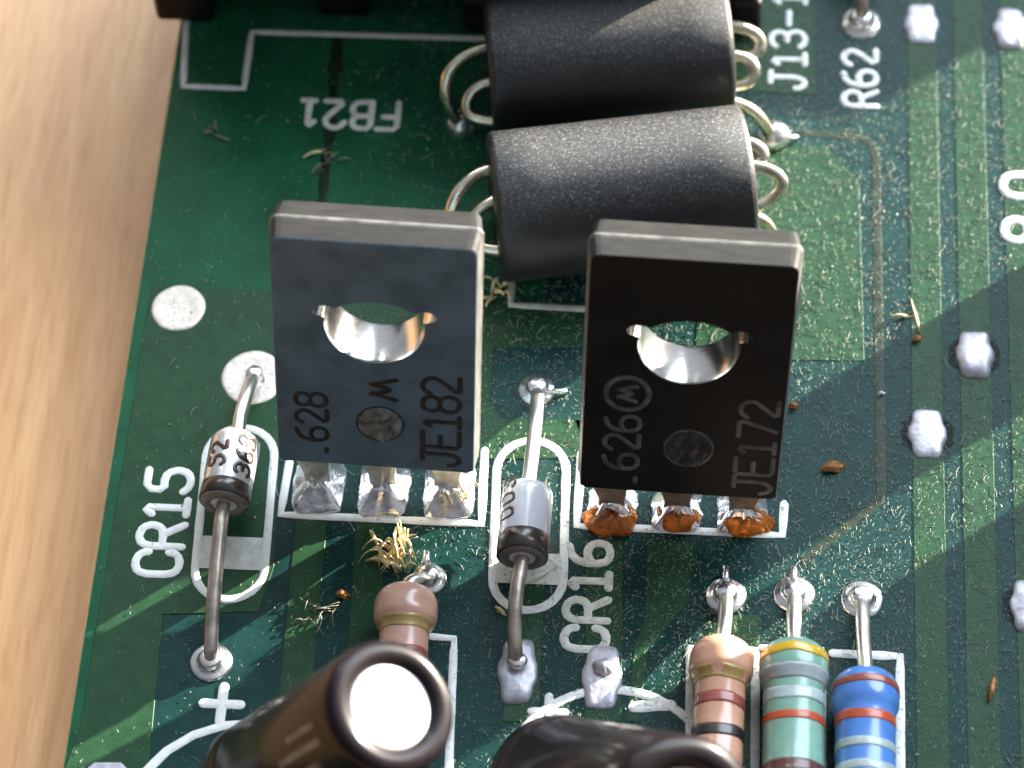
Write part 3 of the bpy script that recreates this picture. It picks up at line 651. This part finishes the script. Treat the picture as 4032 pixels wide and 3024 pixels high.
resistor('blue resistor with red bands, rightmost in the row', rb_, (-.01, -1, 0.0), 6.4, 1.10, .97, 'blue', [(.60, .86, 'redbrown'), (1.75, 2.08, 'red'), (2.75, 3.05, 'cream'), (3.55, 3.85, 'cream'), (5.1, 5.5, 'red')], [(12.217, -10.540, 1.200), (12.203, -9.150, 0.850), (12.216, -8.542, 0.500), (12.270, -7.983, -0.200)], near(rb_, 6.4))
rp = (-2.911, -9.016, 1.250)
resistor('pinkish tan resistor half hidden behind the left capacitor', rp, (.02, -1, 0), 6.4, 1.06, .82, 'pink', [(1.40, 1.80, 'gold'), (2.5, 2.9, 'brownred'), (3.6, 4.0, 'bblack')], [(-2.737, -8.699, 1.200), (-2.478, -8.450, 0.900), (-2.345, -8.147, 0.300), (-2.360, -7.871, -0.200)], near(rp, 6.4))
# resistor above the picture: only its lower lead and joint show
t = thing('resistor', 'resistor whose grey lead enters the solder joint above the R62 lettering', 'resistor', ((12.321, 16.881)[0], (12.321, 16.881)[1] + 5.5, 0), None, 'resistors')
c0 = (12.321, 16.881)
obj('lead', *tube([(c0[0], c0[1], -.2), (c0[0], c0[1] + .05, .6), (c0[0] - .03, c0[1] + .5, 1.1), (c0[0] - .05, c0[1] + 2.6, 1.25)], .25, 14, 2), 'leaddull', t, True)
obj('body', *lathe([(.26, 0), (.8, .15), (1.05, .6), (1.05, 1.2), (.85, 1.7), (.85, 4.6), (1.05, 5.1), (1.05, 5.7), (.8, 6.1), (.26, 6.3)], (c0[0] - .05, c0[1] + 2.4, 1.25), (c0[0] - .05, c0[1] + 9, 1.25), 32), 'tan', t, True)

# ------------------------------------------------------------ electrolytic capacitors in the foreground
def capacitor(label, top, ax, L, r, prints, end, endlabel):
    top, ax = Vector(top), Vector(ax).normalized(); base = top - ax * L
    t = thing('capacitor', label, 'capacitor', (base.x, base.y, 0), None, 'brown electrolytic capacitors')
    sl = obj('sleeve', *lathe([(r * .60, .0), (r * .96, .0), (r, .12), (r, 1.0), (r * .955, 1.25), (r, 1.5), (r, L - .45), (r * .985, L - .25), (r * .94, L - .10), (r * .87, L - .01), (r * .79, L + .02), (r * .70, L - .02), (r * .64, L - .14), (r * .60, L - .26)], base, top, 72, .008, r), 'sleeve', t, True)
    obj('can_top', *lathe([(r * .62, L - .30), (r * .61, L - .20), (r * .58, L - .18), (r * .4, L - .175), (.03, L - .17)], base, top, 64), end, t, True, endlabel)
    x, y, z = frame(base, top)
    fwd = Vector((-.25, -.75, .6)); g0 = math.degrees(math.atan2(fwd.dot(y), fwd.dot(x)))
    for a0, a1, s0, s1 in prints:
        a0 += g0; a1 += g0
        v, f = [], []; n = 8; m_ = 8
        for i in range(n + 1):
            for j in range(m_ + 1):
                g = R(a0 + (a1 - a0) * i / n); s_ = s0 + (s1 - s0) * j / m_
                v.append(base + z * s_ + (x * math.cos(g) + y * math.sin(g)) * (r * 1.006 + .012))
        for i in range(n):
            for j in range(m_): k = i * (m_ + 1) + j; f.append((k, k + 1, k + m_ + 2, k + m_ + 1))
        obj('printed_mark', v, f, 'sleeveprint', sl, True)
    for s_ in (-1, 1):
        p0 = base + x * s_ * .9; obj('lead', *tube([p0 + z * .3, p0 - z * .4, (p0.x - .1, p0.y, -.2)], .25, 10, 1), 'lead', t, True)
    return t
capacitor('brown electrolytic capacitor leaning right with bright white metal end, left one', (-2.120, -17.700, 10.000), (.48, -.13, .86), 10.4, 2.08, [(-34, -28, 7.2, 9.2), (-20, -14, 6.2, 9.3), (-4, 2, 5.6, 8.6), (12, 19, 4.6, 8.4)], 'alu', 'bare aluminium end of the can')
capacitor('brown electrolytic capacitor with darker end, cut off by the bottom edge, right one', (6.474, -20.530, 9.200), (.40, -.44, .80), 10.2, 2.42, [(-150, -145, 6.2, 8.6), (-134, -128, 5.0, 8.8), (-118, -112, 4.6, 7.4)], 'capend', 'brown covered end of the can')

# ------------------------------------------------------------ black connector along the top
cf0, cf1 = Vector((-14.680, 16.218)), Vector((8.494, 15.961))
t = thing('connector', 'black plastic connector housing cut off by the top edge', 'connector', (cf0.x, cf0.y, 0))
def cbox(name, x0, x1, y0, y1, z0, z1, bw=.25):
    return bevel(obj(name, *box(((x0 + x1) / 2, (y0 + y1) / 2, (z0 + z1) / 2), (x1 - x0, y1 - y0, z1 - z0)), 'plastic', t), bw, 3)
yf = (cf0.y + cf1.y) / 2 - .15
cbox('housing', cf0.x, cf1.x, yf + .25, yf + 12, 1.7, 11.5, .4)
cbox('foot', cf0.x, (-12.432, 16.212)[0], yf, yf + 5, .02, 1.9)
cbox('foot', (-8.418, 16.411)[0], (-6.456, 16.486)[0], yf + .5, yf + 5, .02, 1.9)
cbox('foot', (-2.855, 16.026)[0], (-1.349, 16.084)[0], yf - .1, yf + 5, .02, 1.9)
cbox('foot', (7.252, 16.505)[0], cf1.x, yf + .2, yf + 5, .02, 1.9)

# ------------------------------------------------------------ unseen blocks added right of the picture, shaped and placed to shade parts of it
def shade_block(name, label, cat, c, hx, hy, h, m):
    t = thing(name, label, cat, (c[0], c[1], 0))
    bevel(obj('housing', *box((c[0], c[1], h / 2 + .2), (2 * hx, 2 * hy, h - .4)), m, t), .3, 3)
    for sx in (-1, 1):
        for sy in (-1, 1): obj('leg', *tube([(c[0] + sx * hx * .7, c[1] + sy * hy * .7, -.2), (c[0] + sx * hx * .7, c[1] + sy * hy * .7, .6)], .25, 8, 0), 'lead', t, True)
def at_sun(a, c): s_, n_ = (math.cos(a_), math.sin(a_)), (-math.sin(a_), math.cos(a_)); return (s_[0] * a + n_[0] * c, s_[1] * a + n_[1] * c)
shade_block('narrow_shade_block', 'narrow black block beyond the right edge of the picture, added to cast shade', 'capacitor', at_sun(31, -8.62), 2.5, 1.32, 15.5, 'plastic')
shade_block('wide_shade_block', 'large black block beyond the lower right corner of the picture, added to cast shade', 'wide_shade_block', at_sun(28, -20.4), 5.0, 4.6, 9.0, 'plastic')
shade_block('far_shade_block', 'black block beyond the upper right corner of the picture, added to cast shade', 'chip', at_sun(62, 7.2), 4.0, 3.0, 10.0, 'plastic')

# ------------------------------------------------------------ loose bits and dust
def curl(p, l, ang, bend, r, lift=0.0, n=6, m=3, tilt=0.0):
    pts = []; x, y, z = p; s_ = l / n
    for i in range(n + 1):
        pts.append((x, y, z + lift * math.sin(math.pi * i / n) + tilt * l * i / n)); ang += bend / n
        x += math.cos(ang) * s_; y += math.sin(ang) * s_
    return tube(pts, r, m, 0, 0, lambda t_: .35 + .65 * math.sin(math.pi * min(1, max(0, .08 + .84 * t_))))
def tuft(name, label, cat, c, n, l, r, m, lift=.35, core=0.0, group='loose fibres and flakes', aim=None):
    mb = MB()
    for _ in range(n):
        a = random.uniform(0, 6.28); s_ = random.uniform(0, l * .55)
        mb.add(*curl((c[0] + s_ * math.cos(a), c[1] + s_ * math.sin(a), .07), random.uniform(.25, 1) * l, random.gauss(aim, .75) if aim is not None else random.uniform(0, 6.28), random.gauss(0, .9), r * random.uniform(.4, 1.5), random.uniform(.05, lift), 7, 5, random.uniform(0, .3)))
    if core: mb.add(*lathe([(.02, 0), (core, core * .5), (core * .8, core), (.02, core * 1.4)], (c[0], c[1], .04), (c[0] + .3, c[1] + .2, 1), 9, .7, c[0]))
    return tag(mb.build(name, m, None, True), label, cat, group)
def flake(name, label, c, l, wd_, ang, m, h=.16):
    v, f = [], []; n = 9
    for i in range(n):
        t_ = i / (n - 1); w2 = wd_ * math.sin(math.pi * (.08 + .84 * t_)) * random.uniform(.75, 1.15)
        x = (t_ - .5) * l
        for yy, zz in ((-w2, 0), (-w2 * .5, h * .9), (w2 * .4, h * random.uniform(.8, 1.5)), (w2, h * .2)):
            v.append((c[0] + x * math.cos(ang) - yy * math.sin(ang), c[1] + x * math.sin(ang) + yy * math.cos(ang), .05 + zz + .1 * math.sin(t_ * 5)))
    for i in range(n - 1):
        for j in range(3): f.append((i * 4 + j, i * 4 + j + 1, i * 4 + 5 + j, i * 4 + 4 + j))
        f.append((i * 4 + 3, i * 4, i * 4 + 4, i * 4 + 7))
    f += [(3, 2, 1, 0), tuple(range((n - 1) * 4, n * 4))]
    return tag(obj(name, v, f, m), label, 'debris', 'loose fibres and flakes')
tuft('straw_tuft', 'pale straw tuft standing by the top of the pinkish resistor', 'debris', (-3.462, -7.368), 50, 1.25, .045, 'straw', .9, 0, 'loose fibres and flakes', 1.9)
tuft('fibre_tuft', 'grey fibre tangle left of the pinkish resistor', 'debris', (-5.919, -9.442), 14, 1.2, .017, 'greyfluff', .2)
tuft('straw_tuft', 'small brown straw tuft at the corner line right of the JE182 transistor', 'debris', (-0.837, 3.882), 12, .8, .05, 'straw', .35, .14)
tuft('fibre_tuft', 'reddish white fibre tangle on the right pad of the JE182 transistor', 'debris', (-1.632, -4.913), 22, .9, .028, 'straw', .9)
tuft('fibre_tuft', 'faint fibre shaped like a letter H near the board edge', 'debris', (-11.847, 10.732), 6, .7, .03, 'greyfluff', .1)
tuft('fibre_tuft', 'thin fibres below the upside-down FB21 lettering', 'debris', (-7.480, 9.389), 7, .8, .025, 'greyfluff', .1)
flake('brown_flake', 'brown chip on the dark mask right of the black transistor', (11.290, -2.981), .85, .22, .25, 'brownbit', .2)
flake('brown_flake', 'reddish brown splinter on the trace in the lower right corner', (16.501, -11.219), 1.0, .13, 1.35, 'brownbit', .16)
flake('brown_flake', 'small brown crumb by the straw splinter on the right', (14.242, 2.463), .45, .13, .6, 'brownbit', .14)
flake('brown_flake', 'small brown crumb beside the pinkish resistor tangle', (-5.168, -8.752), .5, .16, 0, 'brownbit', .16)
flake('straw_splinter', 'pale straw splinter crossing the light trace on the right', (14.191, 3.472), 1.5, .06, 1.75, 'straw', .1)
flake('straw_splinter', 'short pale splinter pointing left beside the longer splinter', (13.714, 3.412), .8, .06, .1, 'straw', .1)
flake('straw_splinter', 'pale splinter below the upside-down number one', (-7.956, 9.844), .95, .05, .55, 'straw', .08)
flake('straw_splinter', 'white sliver below the banded diode', (1.395, -7.738), 1.5, .06, .6, 'ink', .1)
flake('dust_flake', 'small white flake on the trace right of the black pad', (12.983, 0.128), .3, .07, .5, 'ink', .08)
flake('brown_flake', 'yellowish crumb at the right edge of the black transistor', (9.900, -0.545), .35, .14, .4, 'brownbit', .2)
flake('brown_flake', 'tiny orange crumb below the CR16 diode outline', (0.179, -9.107), .5, .07, -.6, 'straw', .08)

# dust: fine fibres and grains lying all over the board
def dust():
    mb = MB(); rnd = random.Random(3)
    def spot():
        while True:
            x, y = rnd.uniform(-13.6, 20), rnd.uniform(-17, 19)
            if rnd.random() < .10 + .90 * min(1, max(0, (x + 7) / 12)): return x, y
    for i in range(30000):
        x, y = spot(); l = rnd.uniform(.04, .19) if rnd.random() > .03 else rnd.uniform(.25, .7)
        r = rnd.uniform(.005, .011); a = rnd.gauss(2.2, .9)
        v, f = [], []; n = 2 if l < .3 else 4; b = rnd.uniform(-1.6, 1.6); z = .048 + rnd.uniform(0, .015); px, py = x, y; li = rnd.uniform(.0, .035)
        pts = []
        for k in range(n + 1):
            pts.append((px, py, z + li * math.sin(math.pi * k / n))); a += b / n; px += math.cos(a) * l / n; py += math.sin(a) * l / n
        nx, ny = -math.sin(a - b / 2), math.cos(a - b / 2)
        for k, p in enumerate(pts):
            rr = r * (1 if 0 < k < n else .4)
            v += [(p[0] - nx * rr, p[1] - ny * rr, p[2]), (p[0], p[1], p[2] + rr * 1.8), (p[0] + nx * rr, p[1] + ny * rr, p[2])]
        for k in range(n):
            o = k * 3; f += [(o, o + 3, o + 4, o + 1), (o + 1, o + 4, o + 5, o + 2)]
        mb.add(v, f)
    for i in range(15000):
        x, y = spot(); r = rnd.uniform(.008, .022) if rnd.random() > .03 else rnd.uniform(.03, .06); z = .046
        a = rnd.uniform(0, 6.28); q = rnd.uniform(.5, 1.6)
        c, s_ = math.cos(a) * r, math.sin(a) * r
        mb.add([(x + c * q, y + s_ * q, z), (x - s_, y + c, z), (x - c * q, y - s_ * q, z), (x + s_, y - c, z), (x, y, z + r * 1.3)], [(0, 1, 4), (1, 2, 4), (2, 3, 4), (3, 0, 4)])
    return mb
tag(dust().build('dust', 'dust'), 'fine pale dust and fibres scattered over the green board', 'dust', None, 'stuff')
